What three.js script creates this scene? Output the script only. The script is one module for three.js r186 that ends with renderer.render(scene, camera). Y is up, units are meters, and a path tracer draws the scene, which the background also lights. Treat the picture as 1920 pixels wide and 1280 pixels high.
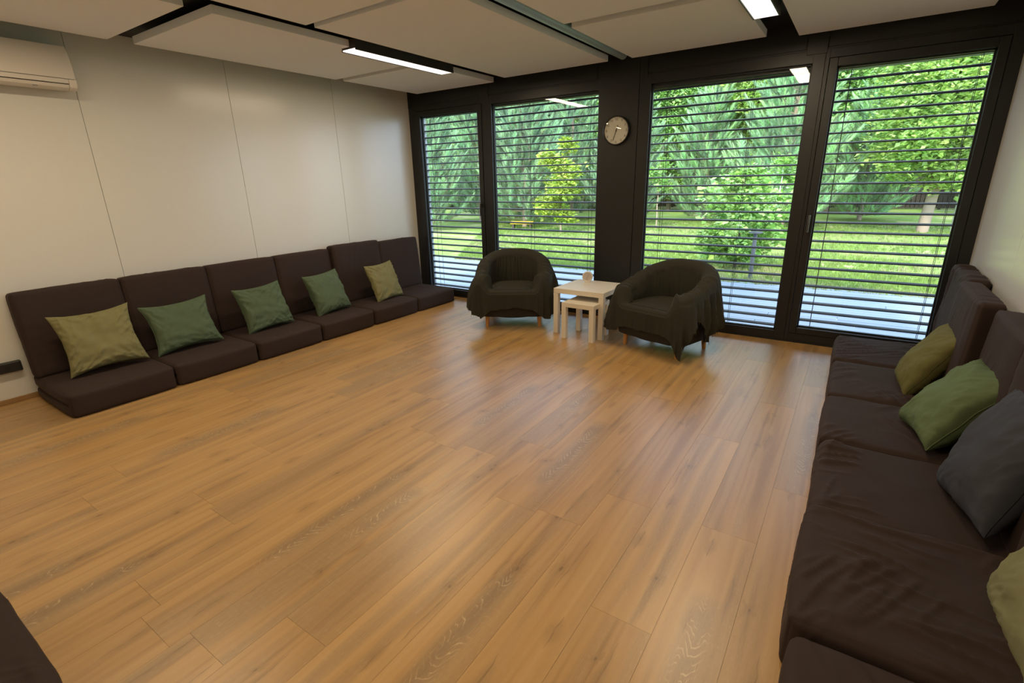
import * as THREE from 'three';
import { ImprovedNoise } from 'three/addons/math/ImprovedNoise.js';
import { RoundedBoxGeometry } from 'three/addons/geometries/RoundedBoxGeometry.js';
import { mergeGeometries, mergeVertices, toCreasedNormals } from 'three/addons/utils/BufferGeometryUtils.js';
import { FontLoader } from 'three/addons/loaders/FontLoader.js';
import { TextGeometry } from 'three/addons/geometries/TextGeometry.js';
import { RectAreaLightUniformsLib } from 'three/addons/lights/RectAreaLightUniformsLib.js';

// ------------------------------------------------------------------ camera, sky, sun, exposure
const scene = new THREE.Scene();
const renderer = new THREE.WebGLRenderer();
renderer.toneMapping = THREE.LinearToneMapping;
renderer.toneMappingExposure = 2.5;
renderer.shadowMap.enabled = true;
RectAreaLightUniformsLib.init();
const camera = new THREE.PerspectiveCamera(68.74, 1920 / 1280, 0.05, 200);
camera.rotation.order = 'YXZ';
camera.position.set(0, 1.55, 0);
camera.rotation.set(-0.310909, 0.596613, -0.023386);
camera.updateMatrixWorld();
scene.background = new THREE.Color().setRGB(1.48, 1.86, 2.48);        // hazy bright sky, even all round
const sun = new THREE.DirectionalLight(new THREE.Color().setRGB(1, 0.93, 0.78), 2.2);   // veiled sun behind the house
sun.position.set(4, 22, 17); sun.target.position.set(0, 0, -9);
sun.castShadow = true; sun.shadow.radius = 14; sun.shadow.mapSize.set(2048, 2048);
Object.assign(sun.shadow.camera, { left: -25, right: 25, top: 25, bottom: -25, near: 1, far: 80 });
sun.name = 'sun'; scene.add(sun, sun.target);
const LAMP_COLOR = new THREE.Color().setRGB(1, 0.80, 0.525), LAMP_LEVEL = 17.2;

// ------------------------------------------------------------------ helpers
const perlin = new ImprovedNoise();
const N3 = (x, y, z) => perlin.noise(x + 31.7, y + 57.3, z + 11.9);
function rng(seed) { let a = seed >>> 0; return () => { a = (a + 0x6D2B79F5) | 0; let t = Math.imul(a ^ (a >>> 15), 1 | a); t = (t + Math.imul(t ^ (t >>> 7), 61 | t)) ^ t; return ((t ^ (t >>> 14)) >>> 0) / 4294967296; }; }
const clamp = (v, a, b) => Math.min(b, Math.max(a, v)), lerp = (a, b, t) => a + (b - a) * t;
const sstep = (a, b, v) => { const t = clamp((v - a) / (b - a), 0, 1); return t * t * (3 - 2 * t); };
const rgb = (r, g, b) => new THREE.Color().setRGB(r, g, b);
const mat = (c, roughness = 0.7, extra = {}) => new THREE.MeshStandardMaterial({ color: c, roughness, ...extra });
const pmat = (c, roughness = 0.7, extra = {}) => new THREE.MeshPhysicalMaterial({ color: c, roughness, ...extra });
const used = {};
function numbered(name) { if (!(name in used)) { used[name] = 0; return name; } return name + '_' + String(++used[name]).padStart(3, '0'); }
function shadow(o) { o.castShadow = true; o.receiveShadow = true; return o; }
function part(name, geo, m, parent, label) { const o = shadow(new THREE.Mesh(geo, m)); o.name = name; if (label) o.userData.label = label; parent.add(o); return o; }
function tag(o, label, category, group, kind) { o.userData.label = label; o.userData.category = category; if (group) o.userData.group = group; if (kind) o.userData.kind = kind; return o; }
function thing(name, label, category, pos = [0, 0, 0], turn = 0, group) { const o = new THREE.Group(); o.name = numbered(name); o.position.set(...pos); o.rotation.y = turn; scene.add(o); return tag(o, label, category, group); }
function structure(name, label, category = 'room') { const o = new THREE.Group(); o.name = name; o.userData = { kind: 'structure', label, category }; scene.add(o); return o; }
const bx = (x0, x1, y0, y1, z0, z1) => new THREE.BoxGeometry(x1 - x0, y1 - y0, z1 - z0).translate((x0 + x1) / 2, (y0 + y1) / 2, (z0 + z1) / 2);
const rbx = (x0, x1, y0, y1, z0, z1, r = 0.004, s = 2) => new RoundedBoxGeometry(x1 - x0, y1 - y0, z1 - z0, s, r).translate((x0 + x1) / 2, (y0 + y1) / 2, (z0 + z1) / 2);
const clean = (g) => { const n = g.index ? g.toNonIndexed() : g; for (const k of Object.keys(n.attributes)) if (!['position', 'normal'].includes(k)) n.deleteAttribute(k); return n; };
const join = (list) => mergeGeometries(list.map(clean));
const tube = (pts, r, seg = 24, rad = 8, closed = false) => new THREE.TubeGeometry(new THREE.CatmullRomCurve3(pts.map((p) => new THREE.Vector3(...p)), closed), seg, r, rad, closed);
function tapered(a, b, ra, rb, sides = 7) {                                   // a cone frustum between two points
  const A = new THREE.Vector3(...a), B = new THREE.Vector3(...b), d = B.clone().sub(A);
  const g = new THREE.CylinderGeometry(rb, ra, d.length(), sides, 1);
  g.applyQuaternion(new THREE.Quaternion().setFromUnitVectors(new THREE.Vector3(0, 1, 0), d.normalize()));
  return g.translate((A.x + B.x) / 2, (A.y + B.y) / 2, (A.z + B.z) / 2);
}
function gridGeo(nu, nv, fn, closeU = false) {                                // a surface sampled on a grid, smooth normals
  const P = [], I = [], cols = closeU ? nu : nu + 1;
  for (let j = 0; j <= nv; j++) for (let i = 0; i < cols; i++) P.push(...fn(i / nu, j / nv));
  for (let j = 0; j < nv; j++) for (let i = 0; i < nu; i++) {
    const a = j * cols + i, b = j * cols + (i + 1) % cols, c = a + cols, d = b + cols;
    I.push(a, b, d, a, d, c);
  }
  const g = new THREE.BufferGeometry(); g.setAttribute('position', new THREE.Float32BufferAttribute(P, 3)); g.setIndex(I); g.computeVertexNormals(); return g;
}
// fast 2-D value noise for textures
const HASH = (() => { const r = rng(99), t = new Float32Array(65536); for (let i = 0; i < 65536; i++) t[i] = r(); return t; })();
function V2(x, y) {
  const xi = Math.floor(x), yi = Math.floor(y), fx = x - xi, fy = y - yi, u = fx * fx * (3 - 2 * fx), v = fy * fy * (3 - 2 * fy);
  const h = (a, b) => HASH[((a * 157 + b * 7919) & 65535) ^ ((b * 131) & 255)];
  const a = h(xi, yi), b = h(xi + 1, yi), c = h(xi, yi + 1), d = h(xi + 1, yi + 1);
  return a + (b - a) * u + (c - a) * v + (a - b - c + d) * u * v;
}
const F2 = (x, y) => 0.55 * V2(x, y) + 0.3 * V2(x * 2.1 + 7, y * 2.1 + 3) + 0.15 * V2(x * 4.3 + 1, y * 4.3 + 9);
function dataTex(w, h, fn, srgb = true) {
  const d = new Uint8Array(w * h * 4), o = [0, 0, 0];
  for (let y = 0; y < h; y++) for (let x = 0; x < w; x++) {
    fn(x, y, o); const k = (y * w + x) * 4;
    for (let c = 0; c < 3; c++) { let v = clamp(o[c], 0, 1); if (srgb) v = v <= 0.0031308 ? v * 12.92 : 1.055 * Math.pow(v, 1 / 2.4) - 0.055; d[k + c] = v * 255 + 0.5; }
    d[k + 3] = 255;
  }
  const t = new THREE.DataTexture(d, w, h); t.magFilter = THREE.LinearFilter; t.minFilter = THREE.LinearMipmapLinearFilter; t.generateMipmaps = true;
  t.wrapS = t.wrapT = THREE.RepeatWrapping; if (srgb) t.colorSpace = THREE.SRGBColorSpace; t.needsUpdate = true; return t;
}

// ------------------------------------------------------------------ room measures (metres)
const XL = -5.218, XR = 0.81, ZF = -5.33, ZB = 0.70, HC = 2.75, TH = 0.14;

// ------------------------------------------------------------------ floor: oak-look planks, one mesh each
const STRIPS = 8, SW = 256, SL = 2048, PW = 0.236, PL = 1.6, TL = SL * PW / SW;
const plankTex = (() => {
  const r = rng(5), kinds = [];
  for (let s = 0; s < STRIPS; s++) {
    const knots = [], cracks = [];
    const nk = [2, 2, 3, 1, 2, 1, 2, 2][s];
    for (let k = 0; k < nk; k++) knots.push([0.03 + r() * 0.17, 0.1 + r() * 1.6, 0.008 + r() * 0.009]);
    for (let k = 0; k < 3; k++) cracks.push([0.02 + r() * 0.19, 0.1 + r() * 1.6, 0.06 + r() * 0.16, 0.003 + r() * 0.005, (r() - 0.5) * 0.05]);
    kinds.push({ knots, cracks, cath: [1, 0, 0, 1, 0, 0, 1, 0][s], xc: 0.08 + r() * 0.08, z0: 0.2 + r() * 0.5, z1: 1.1 + r() * 0.6, tone: [0.55, 0.68, 0.45, 0.6, 0.72, 0.4, 0.55, 0.5][s], gray: [0.8, 0.35, 0.6, 0.55, 0.7, 0.3, 0.6, 0.4][s], off: r() * 100 });
  }
  const light = [0.515, 0.306, 0.118], mid = [0.410, 0.222, 0.070], dark = [0.200, 0.102, 0.036], gray = [0.275, 0.180, 0.096];
  return dataTex(STRIPS * SW, SL, (px, py, o) => {
    const s = Math.floor(px / SW), K = kinds[s], x = (px - s * SW + 0.5) / SW * PW, z = (py + 0.5) / SL * TL, f = K.off;
    const warp = (F2(x * 7 + f, z * 1.1 + f) - 0.5) * 0.05;
    const xx = x + warp;
    const broad = F2(xx * 14 + f, z * 0.55 + f * 2), streak = V2(xx * 70 + f, z * 1.3 + f), fine = V2(x * 520 + f, z * 14 + f), pore = V2(x * 900 + f, z * 45);
    let t = 0.55 * (1 - K.tone) + 1.25 * (broad - 0.40) + 0.5 * (streak - 0.5) + 0.2 * (fine - 0.5);
    t = clamp(t + 0.10, 0, 1);
    let g = K.gray * sstep(0.42, 0.66, F2(xx * 11 + f + 40, z * 0.6 + f)) * (0.7 + 0.5 * (fine - 0.5));
    let pale = 0, dk = 0;
    if (K.cath) {
      const w = Math.abs(x - K.xc + warp * 0.5) / 0.075, inZ = sstep(K.z0, K.z0 + 0.15, z) * (1 - sstep(K.z1 - 0.2, K.z1, z));
      if (w < 1) {
        g = Math.max(g, 0.75 * (1 - w * w) * inZ);
        const hgt = z * 30 + w * 3.2 + (F2(x * 26, z * 5 + f) - 0.5) * 3.0, fr = hgt - Math.floor(hgt);
        pale = (1 - sstep(0.03, 0.15, Math.abs(fr - 0.5))) * (1 - sstep(0.25, 0.75, w)) * inZ * 0.62 * sstep(0.30, 0.75, V2(x * 50 + f, z * 22 + f));
      }
    }
    pale += 0.34 * sstep(0.76, 0.95, pore) * (0.25 + 1.2 * g); dk += 0.30 * sstep(0.74, 0.95, V2(x * 760 + f + 50, z * 32 + f)) * (0.25 + 1.2 * g);
    for (const [kx, kz, kr] of K.knots) {
      const dx = (x - kx) / kr, dz = (z - kz) / (kr * 2.1), an = Math.atan2(dz, dx), q = Math.sqrt(dx * dx + dz * dz) * (0.55 + 0.95 * V2(an * 2.2 + f + kz * 9, kx * 90) + 0.35 * V2(x * 260 + f, z * 160));
      dk = Math.max(dk, 0.80 * (1 - sstep(0.15, 1.0, q)), 0.42 * (1 - sstep(0.6, 3.6, q)) * (0.4 + 0.9 * fine));
      dk = Math.max(dk, 0.36 * (1 - sstep(0.2, 1.6, Math.abs(dx))) * (1 - sstep(1, 16, Math.abs(dz))) * (0.3 + fine));
    }
    for (const [cx, cz, cl, cw, sl] of K.cracks) {
      const dz = (z - cz) / cl; if (Math.abs(dz) > 1) continue;
      const dx = Math.abs(x - cx - sl * (z - cz) - (V2(z * 25 + f, 3) - 0.5) * 0.008) / (cw * (1 - dz * dz) + 1e-4);
      dk = Math.max(dk, 0.55 * (1 - sstep(0.2, 1.5, dx)) * (0.5 + 0.7 * V2(x * 300, z * 40)), 0.26 * (1 - sstep(1, 7, dx)) * (1 - dz * dz));
    }
    for (let c = 0; c < 3; c++) {
      let v = lerp(light[c], mid[c], t); v = lerp(v, dark[c], clamp((t - 0.62) * 0.9, 0, 0.45)); v = lerp(v, gray[c], clamp(g, 0, 0.85));
      v = lerp(v, dark[c] * 0.75, clamp(dk, 0, 1)); v = lerp(v, [0.64, 0.45, 0.24][c], clamp(pale, 0, 0.7));
      o[c] = v * (0.96 + 0.08 * fine);
    }
  });
})();
plankTex.wrapS = THREE.ClampToEdgeWrapping; plankTex.anisotropy = 8;
const plankBump = dataTex(512, 512, (x, y, o) => { const v = 0.5 + 0.5 * (V2(x * 0.9, y * 0.06) - 0.5); o[0] = o[1] = o[2] = v; }, false);
const plankMat = new THREE.MeshPhysicalMaterial({ map: plankTex, roughness: 0.36, clearcoat: 0.30, clearcoatRoughness: 0.31 });
{
  const floor = structure('floor', 'warm oak plank floor with knots and grain', 'floor');
  const r = rng(17), fixed = { '-1': -2.1, '-2': -1.4, '-3': -2.1, '-4': -1.8, '-7': -2.1, '-10': -2.52, '-9': -0.5, '-13': -0.6, '0': -2.6 };
  const k0 = Math.floor((XL + 0.144) / PW), k1 = Math.ceil((XR + 0.144) / PW);
  let last = -1;
  for (let k = k0; k < k1; k++) {
    const xa = Math.max(XL, -0.144 + k * PW), xb = Math.min(XR, -0.144 + (k + 1) * PW);
    let z = (String(k) in fixed ? fixed[String(k)] : -r() * PL); while (z > ZF) z -= PL;
    for (; z < ZB; z += PL) {
      const za = Math.max(z, ZF), zb = Math.min(z + PL, ZB); if (zb - za < 0.02) continue;
      let s; do s = Math.floor(r() * STRIPS); while (s === last); last = s;
      const g = bx(xa + 0.0004, xb - 0.0004, -0.008, 0, za + 0.0004, zb - 0.0004);
      const p = g.attributes.position, uv = g.attributes.uv, flip = r() > 0.5, off = r() * (TL - PL);
      for (let i = 0; i < p.count; i++) {
        let u = (p.getX(i) - (-0.144 + k * PW)) / PW, v = (p.getZ(i) - z + off) / TL; if (flip) { u = 1 - u; }
        uv.setXY(i, (s + clamp(u, 0.012, 0.988)) / STRIPS, v);
      }
      part('plank', g, plankMat, floor);
    }
  }
  part('subfloor', bx(XL - TH, XR + TH, -0.16, -0.0075, ZF - 0.12, ZB + TH), mat(rgb(0.16, 0.09, 0.04), 0.9), floor);
}

// ------------------------------------------------------------------ walls: coated panels with open joints
const wallMat = pmat(rgb(0.71, 0.695, 0.655), 0.235);
const jointMat = mat(rgb(0.32, 0.31, 0.29), 0.8);
function panelWall(name, label, axis, at, out, from, to, joints) {
  const w = structure(name, label, 'wall'), edges = [from, ...joints, to];
  for (let i = 0; i + 1 < edges.length; i++) {
    const a = edges[i] + (i ? 0.0015 : 0), b = edges[i + 1] - (i + 2 < edges.length ? 0.0015 : 0), t0 = Math.min(at, at + out * 0.03), t1 = Math.max(at, at + out * 0.03);
    part('wall_panel', axis === 'z' ? rbx(t0, t1, 0, HC, a, b, 0.0012, 1) : rbx(a, b, 0, HC, t0, t1, 0.0012, 1), wallMat, w);
  }
  const c0 = Math.min(at + out * 0.028, at + out * TH), c1 = Math.max(at + out * 0.028, at + out * TH);
  part('wall_core', axis === 'z' ? bx(c0, c1, -0.15, HC, from, to) : bx(from - TH, to + TH, -0.15, HC, c0, c1), jointMat, w);
}
panelWall('wall_left', 'off-white coated wall panels with thin upright joints', 'z', XL, -1, ZF - 0.14, ZB, [-4.122, -2.912, -1.70, -0.49]);
panelWall('wall_right', 'glossy off-white wall panels mirroring the blinds', 'z', XR, 1, ZF - 0.14, ZB, [-4.05, -2.84, -1.63, -0.42]);
panelWall('wall_back', 'off-white coated panels of the wall facing the windows', 'x', ZB, 1, XL, XR, [-4.0, -2.8, -1.6, -0.4]);
const baseWood = new THREE.MeshPhysicalMaterial({ color: rgb(0.33, 0.19, 0.075), roughness: 0.45 });
for (const [n, g] of [['left', rbx(XL, XL + 0.014, 0, 0.038, ZF, ZB, 0.003)], ['right', rbx(XR - 0.014, XR, 0, 0.038, ZF, ZB, 0.003)], ['back', rbx(XL, XR, 0, 0.038, ZB - 0.014, ZB, 0.003)]]) {
  const o = shadow(new THREE.Mesh(g, baseWood)); o.name = 'baseboard_' + n; o.userData = { kind: 'structure', label: 'low oak skirting strip ' + { left: 'below the cream wall with the air conditioner', right: 'below the glossy wall', back: 'below the wall facing the windows' }[n], category: 'baseboard' }; scene.add(o);
}
// ------------------------------------------------------------------ ceiling
const blackMat = mat(rgb(0.012, 0.012, 0.013), 0.55);
{
  const c = structure('ceiling', 'black ceiling above the hanging white panels', 'ceiling');
  part('ceiling_slab', bx(XL - TH, XR + TH, HC, HC + 0.16, ZF - 0.14, ZB + TH), blackMat, c);
  part('roof_deck', bx(XL - TH - 0.05, XR + TH + 0.05, HC + 0.16, HC + 0.30, ZF - 0.40, ZB + TH + 0.05), mat(rgb(0.05, 0.05, 0.055), 0.8), c);
  const b = structure('trim_1', 'grey-blue rounded duct running above the ceiling panels', 'duct');
  part('duct', new THREE.CylinderGeometry(0.045, 0.045, ZB - ZF - 0.3, 20).rotateX(Math.PI / 2).translate(-2.13, HC - 0.05, (ZB + ZF) / 2), mat(rgb(0.40, 0.53, 0.60), 0.4, { metalness: 0.2 }), b);
}
const panelMat = mat(rgb(0.88, 0.885, 0.90), 0.85);
{
  const y0 = 2.64, y1 = 2.695, cols = [[-4.93, -3.715], [-3.475, -2.245], [-2.005, -0.845], [-0.62, 0.58]];
  const rows = [
    [[-5.22, -4.065, 'white ceiling panel in the corner between the cream wall and the windows'], [-3.965, -2.06, 'long white ceiling panel along the cream wall beside the lamp'], [-1.885, 0.45, 'white ceiling panel above the air conditioner']],
    [[-5.09, -2.66, 'large white ceiling panel beside the lamp, reaching to the dark pillar'], [-2.59, 0.45, 'white ceiling panel next to the large one by the lamp']],
    [[-5.105, -3.85, 'square white ceiling panel between the dark pillar and the second lamp'], [-3.73, 0.45, 'long white ceiling panel behind the square one by the second lamp']],
    [[-5.24, -2.8, 'white ceiling panel above the glazed door with the silver handle']],
  ];
  cols.forEach(([xa, xb], i) => rows[i].forEach(([za, zb, label]) => {
    const t = thing('ceiling_panel', label, 'ceiling panel', [(xa + xb) / 2, y0, (za + zb) / 2], 0, 'hanging ceiling panels');
    part('board', rbx(-(xb - xa) / 2, (xb - xa) / 2, 0, y1 - y0, -(zb - za) / 2, (zb - za) / 2, 0.003, 1), panelMat, t);
    for (const sx of [-1, 1]) for (const sz of [-1, 1]) part('hanger', new THREE.CylinderGeometry(0.006, 0.006, HC - y1, 6).translate(sx * ((xb - xa) / 2 - 0.25), y1 - y0 + (HC - y1) / 2, sz * ((zb - za) / 2 - 0.25)), blackMat, t);
  }));
}
function lamp(xc, za, zb, label) {
  const w = 0.175, L = zb - za, y = 2.612, t = thing('ceiling_lamp', label, 'lamp', [xc, y, (za + zb) / 2], 0, 'long ceiling lamps between the panels');
  part('housing', join([rbx(-w / 2, w / 2, 0.012, 0.085, -L / 2, L / 2, 0.004), bx(-w / 2, -w / 2 + 0.008, 0, 0.02, -L / 2, L / 2), bx(w / 2 - 0.008, w / 2, 0, 0.02, -L / 2, L / 2)]), mat(rgb(0.035, 0.033, 0.03), 0.5), t);
  const d = part('diffuser', rbx(-w / 2 + 0.009, w / 2 - 0.009, 0.004, 0.016, -L / 2 + 0.002, L / 2 - 0.002, 0.003), mat(rgb(0.8, 0.8, 0.8), 0.5, { emissive: rgb(1, 0.90, 0.82), emissiveIntensity: 0.6 }), t, 'glowing white lamp diffuser');
  for (const s of [-1, 1]) part('hanger', bx(-0.015, 0.015, 0.08, HC - y, s * L / 3 - 0.015, s * L / 3 + 0.015), blackMat, t);
  const l = new THREE.RectAreaLight(LAMP_COLOR, LAMP_LEVEL, w - 0.02, L - 0.01);
  l.name = 'lamp_light'; l.position.set(0, -0.004, 0); l.rotation.x = -Math.PI / 2; l.castShadow = true; t.add(l);
}
lamp(-3.725, -4.41, -3.165, 'long glowing ceiling lamp beside the cream wall panels');
lamp(-0.745, -4.41, -3.165, 'ceiling lamp between the panels above the glazed door');
lamp(-3.725, -1.46, -0.215, 'ceiling lamp in front of the air conditioner');
lamp(-0.745, -1.46, -0.215, 'ceiling lamp over the seats by the glossy wall');

// ------------------------------------------------------------------ window wall
const frameMat = pmat(rgb(0.0095, 0.0095, 0.0105), 0.42), frameDark = mat(rgb(0.007, 0.007, 0.008), 0.5);
const glassMat = new THREE.MeshPhysicalMaterial({ color: rgb(0.97, 1, 0.985), roughness: 0.0, transmission: 1, thickness: 0, ior: 1.5 });
const TOP = HC + 0.02;
{
  const w = structure('wall_front', 'charcoal window wall with pillar and header panels', 'wall');
  part('pillar', rbx(-2.44, -2.005, -0.05, TOP, ZF - 0.14, ZF + 0.004, 0.003), frameMat, w, 'charcoal pillar between the windows');
  part('header', bx(XL - TH, XR + TH, 2.525, TOP, ZF - 0.14, ZF - 0.016), frameMat, w);
  for (const [a, b] of [[-5.19, -4.02], [-3.89, -2.47], [-1.93, -0.56], [-0.40, 0.76]]) part('header_panel', rbx(a, b, 2.545, TOP - 0.002, ZF - 0.02, ZF - 0.008, 0.003), frameMat, w);
  for (const [a, b] of [[XL, -5.17], [-4.02, -3.885], [-2.005, -1.925], [-0.555, -0.405], [0.765, XR]]) part('header_post', rbx(a, b, 2.5, TOP, ZF - 0.1, ZF + 0.001, 0.003), frameMat, w);
  part('sill_track', bx(XL, XR, -0.05, 0.016, ZF - 0.14, ZF + 0.002), frameDark, w);
}
function windowUnit(n, x0, x1, gx0, gx1, gy0, gy1, sash, label, handleX) {     // frame x0..x1, glass gx0..gx1
  const w = structure('window_' + n, label, 'window'), zf = ZF, zg = ZF - 0.05;
  const y1 = 2.53, fr = 0.035;
  // outer frame
  part('frame_stile', rbx(x0, gx0 - (sash ? 0.065 : 0), 0.0, y1, zf - 0.09, zf - 0.004, 0.003), frameMat, w);
  part('frame_stile', rbx(gx1 + (sash ? 0.065 : 0), x1, 0.0, y1, zf - 0.09, zf - 0.004, 0.003), frameMat, w);
  part('frame_rail', rbx(x0, x1, gy1 + (sash ? 0.07 : 0), y1, zf - 0.09, zf - 0.006, 0.003), frameMat, w);
  part('frame_rail', rbx(x0, x1, 0.004, gy0 - (sash ? 0.06 : 0), zf - 0.09, zf - 0.006, 0.003), frameMat, w);
  if (sash) {
    const s = new THREE.Group(); s.name = 'sash'; w.add(s);
    const a = gx0 - 0.062, b = gx1 + 0.062, c = gy0 - 0.057, d = gy1 + 0.067, z1 = zf + 0.006, z0 = zf - 0.07;
    part('sash_stile', rbx(a, gx0, c, d, z0, z1, 0.004), frameMat, s); part('sash_stile', rbx(gx1, b, c, d, z0, z1, 0.004), frameMat, s);
    part('sash_rail', rbx(gx0, gx1, gy1, d, z0, z1, 0.004), frameMat, s); part('sash_rail', rbx(gx0, gx1, c, gy0, z0, z1, 0.004), frameMat, s);
  }
  // glazing beads
  const gb = 0.012;
  part('glazing_bead', join([bx(gx0, gx0 + gb, gy0, gy1, zg - 0.012, zg + 0.014), bx(gx1 - gb, gx1, gy0, gy1, zg - 0.012, zg + 0.014), bx(gx0, gx1, gy1 - gb, gy1, zg - 0.012, zg + 0.014), bx(gx0, gx1, gy0, gy0 + gb, zg - 0.012, zg + 0.014)]), frameDark, w);
  part('pane', new THREE.PlaneGeometry(gx1 - gx0, gy1 - gy0).translate((gx0 + gx1) / 2, (gy0 + gy1) / 2, zg), glassMat, w, 'clear window pane');
  if (handleX !== undefined) {
    const metal = mat(rgb(0.16, 0.15, 0.135), 0.3, { metalness: 0.9 });
    const hy = n === 1 ? 1.27 : 1.19, hm = n === 1 ? mat(rgb(0.02, 0.02, 0.02), 0.4) : metal;
    const h = part('handle', rbx(handleX - 0.014, handleX + 0.014, hy - 0.035, hy + 0.035, zf + 0.005, zf + 0.014, 0.006), frameDark, w, n === 1 ? 'black lever handle' : 'silver lever handle');
    part('lever', join([tapered([handleX, hy, zf + 0.012], [handleX, hy, zf + 0.05], 0.010, 0.010, 10), tube([[handleX, hy + 0.012, zf + 0.05], [handleX, hy - 0.05, zf + 0.053], [handleX, hy - 0.14, zf + 0.05]], 0.0095, 16, 8)]), hm, h);
  }
}
windowUnit(1, XL, -3.95, -5.02, -4.06, 0.10, 2.385, true, 'narrow glazed door with black handle by the cream wall', -4.025);
windowUnit(2, -3.95, -2.44, -3.85, -2.447, 0.09, 2.435, false, 'fixed window between the narrow door and the pillar');
windowUnit(3, -2.005, -0.41, -1.885, -0.50, 0.095, 2.435, false, 'fixed window between the pillar and the door with silver handle');
windowUnit(4, -0.41, XR, -0.315, 0.665, 0.15, 2.39, true, 'glazed door with silver handle by the glossy wall', -0.347);

// ------------------------------------------------------------------ venetian blinds outside the glass
const slatMat = pmat(rgb(0.018, 0.022, 0.028), 0.6, { specularIntensity: 0.5 }), railMat = mat(rgb(0.45, 0.47, 0.48), 0.5), cordMat = mat(rgb(0.02, 0.02, 0.022), 0.7);
const ZS = -5.47;
function slatGeo(w) {                                                          // a curved slat with rolled edges
  const pts = [], d = 0.078; for (let i = 0; i <= 6; i++) { const t = i / 6 * 2 - 1; pts.push([t * d / 2, 0.008 * (1 - t * t)]); }
  const sh = new THREE.Shape(); pts.forEach(([a, b], i) => (i ? sh.lineTo(a, b) : sh.moveTo(a, b))); for (let i = 6; i >= 0; i--) sh.lineTo(pts[i][0], pts[i][1] - 0.0025 - (i === 0 || i === 6 ? 0.0055 : 0));
  return new THREE.ExtrudeGeometry(sh, { depth: w, bevelEnabled: false }).translate(0, 0, -w / 2).rotateY(Math.PI / 2);
}
function blind(x0, x1, top, bottom, count, cords, label) {
  const xc = (x0 + x1) / 2, t = thing('venetian_blind', label, 'blind', [xc, 0, ZS], 0, 'outdoor venetian blinds');
  const g = slatGeo(x1 - x0 - 0.05).rotateX(0.03);
  for (let k = 0; k < count; k++) { const s = part('slat', g, slatMat, t); s.position.y = bottom + 0.084 * k; }
  part('bottom_rail', rbx(x0 - xc + 0.025, x1 - xc - 0.025, bottom - 0.084 - 0.012, bottom - 0.084 + 0.010, -0.04, 0.04, 0.004), slatMat, t);
  part('head_rail', rbx(x0 - xc, x1 - xc, top, top + 0.16, -0.055, 0.05, 0.004), mat(rgb(0.03, 0.035, 0.045), 0.45), t);
  for (const s of [-1, 1]) { const gx = s < 0 ? x0 - xc + 0.012 : x1 - xc - 0.012; part('guide_rail', rbx(gx - 0.010, gx + 0.010, 0.02, top + 0.05, -0.035, 0.040, 0.003), railMat, t); }
  for (const c of cords) for (const dz of [-0.041, 0.041]) part('ladder_cord', new THREE.CylinderGeometry(0.0022, 0.0022, top - bottom + 0.09, 6).translate(c - xc, (top + bottom - 0.09) / 2, dz), cordMat, t);
}
blind(-5.10, -3.98, 2.415, 0.12, 28, [-4.93, -4.13], 'dark slatted outdoor blind outside the narrow glazed door');
blind(-3.93, -2.447, 2.415, 0.12, 28, [-3.357, -2.575], 'dark slatted outdoor blind outside the window between the narrow door and the pillar');
blind(-1.985, -0.425, 2.40, 0.12, 28, [-1.741, -0.956], 'dark slatted outdoor blind outside the window behind the turned armchair');
blind(-0.40, 0.80, 2.375, 0.12, 27, [-0.215, 0.605], 'dark slatted outdoor blind outside the door with silver handle');

// ------------------------------------------------------------------ outside: terrace, lawn, hedge fence
const GY = -0.10;                                                              // lawn level
{
  const t = structure('terrace', 'weathered blue-grey board terrace outside the windows', 'terrace'), r = rng(41);
  const tones = [0.9, 1, 1.08, 0.96, 1.04].map((k) => new THREE.MeshPhysicalMaterial({ color: rgb(0.165 * k, 0.195 * k, 0.235 * k), roughness: 0.5 }));
  for (let z = ZF - 0.16, i = 0; z > -8.55; z -= 0.145, i++) {
    let x = -14 - r() * 2;
    while (x < 6) { const L = 3.2 + r() * 1.2; part('terrace_board', rbx(x, x + L - 0.004, GY - 0.01, GY + 0.018 + r() * 0.002, z - 0.14, z, 0.003, 1), tones[Math.floor(r() * 5)], t); x += L; }
  }
}
const lawnTex = dataTex(1024, 1024, (x, y, o) => {
  const X = x / 1024, Y = y / 1024, a = F2(X * 14, Y * 14), b = F2(X * 60 + 5, Y * 60), c = V2(X * 300, Y * 300), dry = sstep(0.56, 0.74, F2(X * 9 + 31, Y * 12 + 9)) * 0.75 + 0.3 * sstep(0.62, 0.8, b);
  const g = [0.135, 0.225, 0.030], g2 = [0.210, 0.285, 0.048], d = [0.36, 0.335, 0.16], m = clamp(0.3 + 1.2 * (a - 0.4) + 0.6 * (b - 0.5), 0, 1);
  for (let k = 0; k < 3; k++) o[k] = lerp(lerp(g[k], g2[k], m), d[k], clamp(dry, 0, 0.85)) * (0.75 + 0.5 * c);
});
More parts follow.
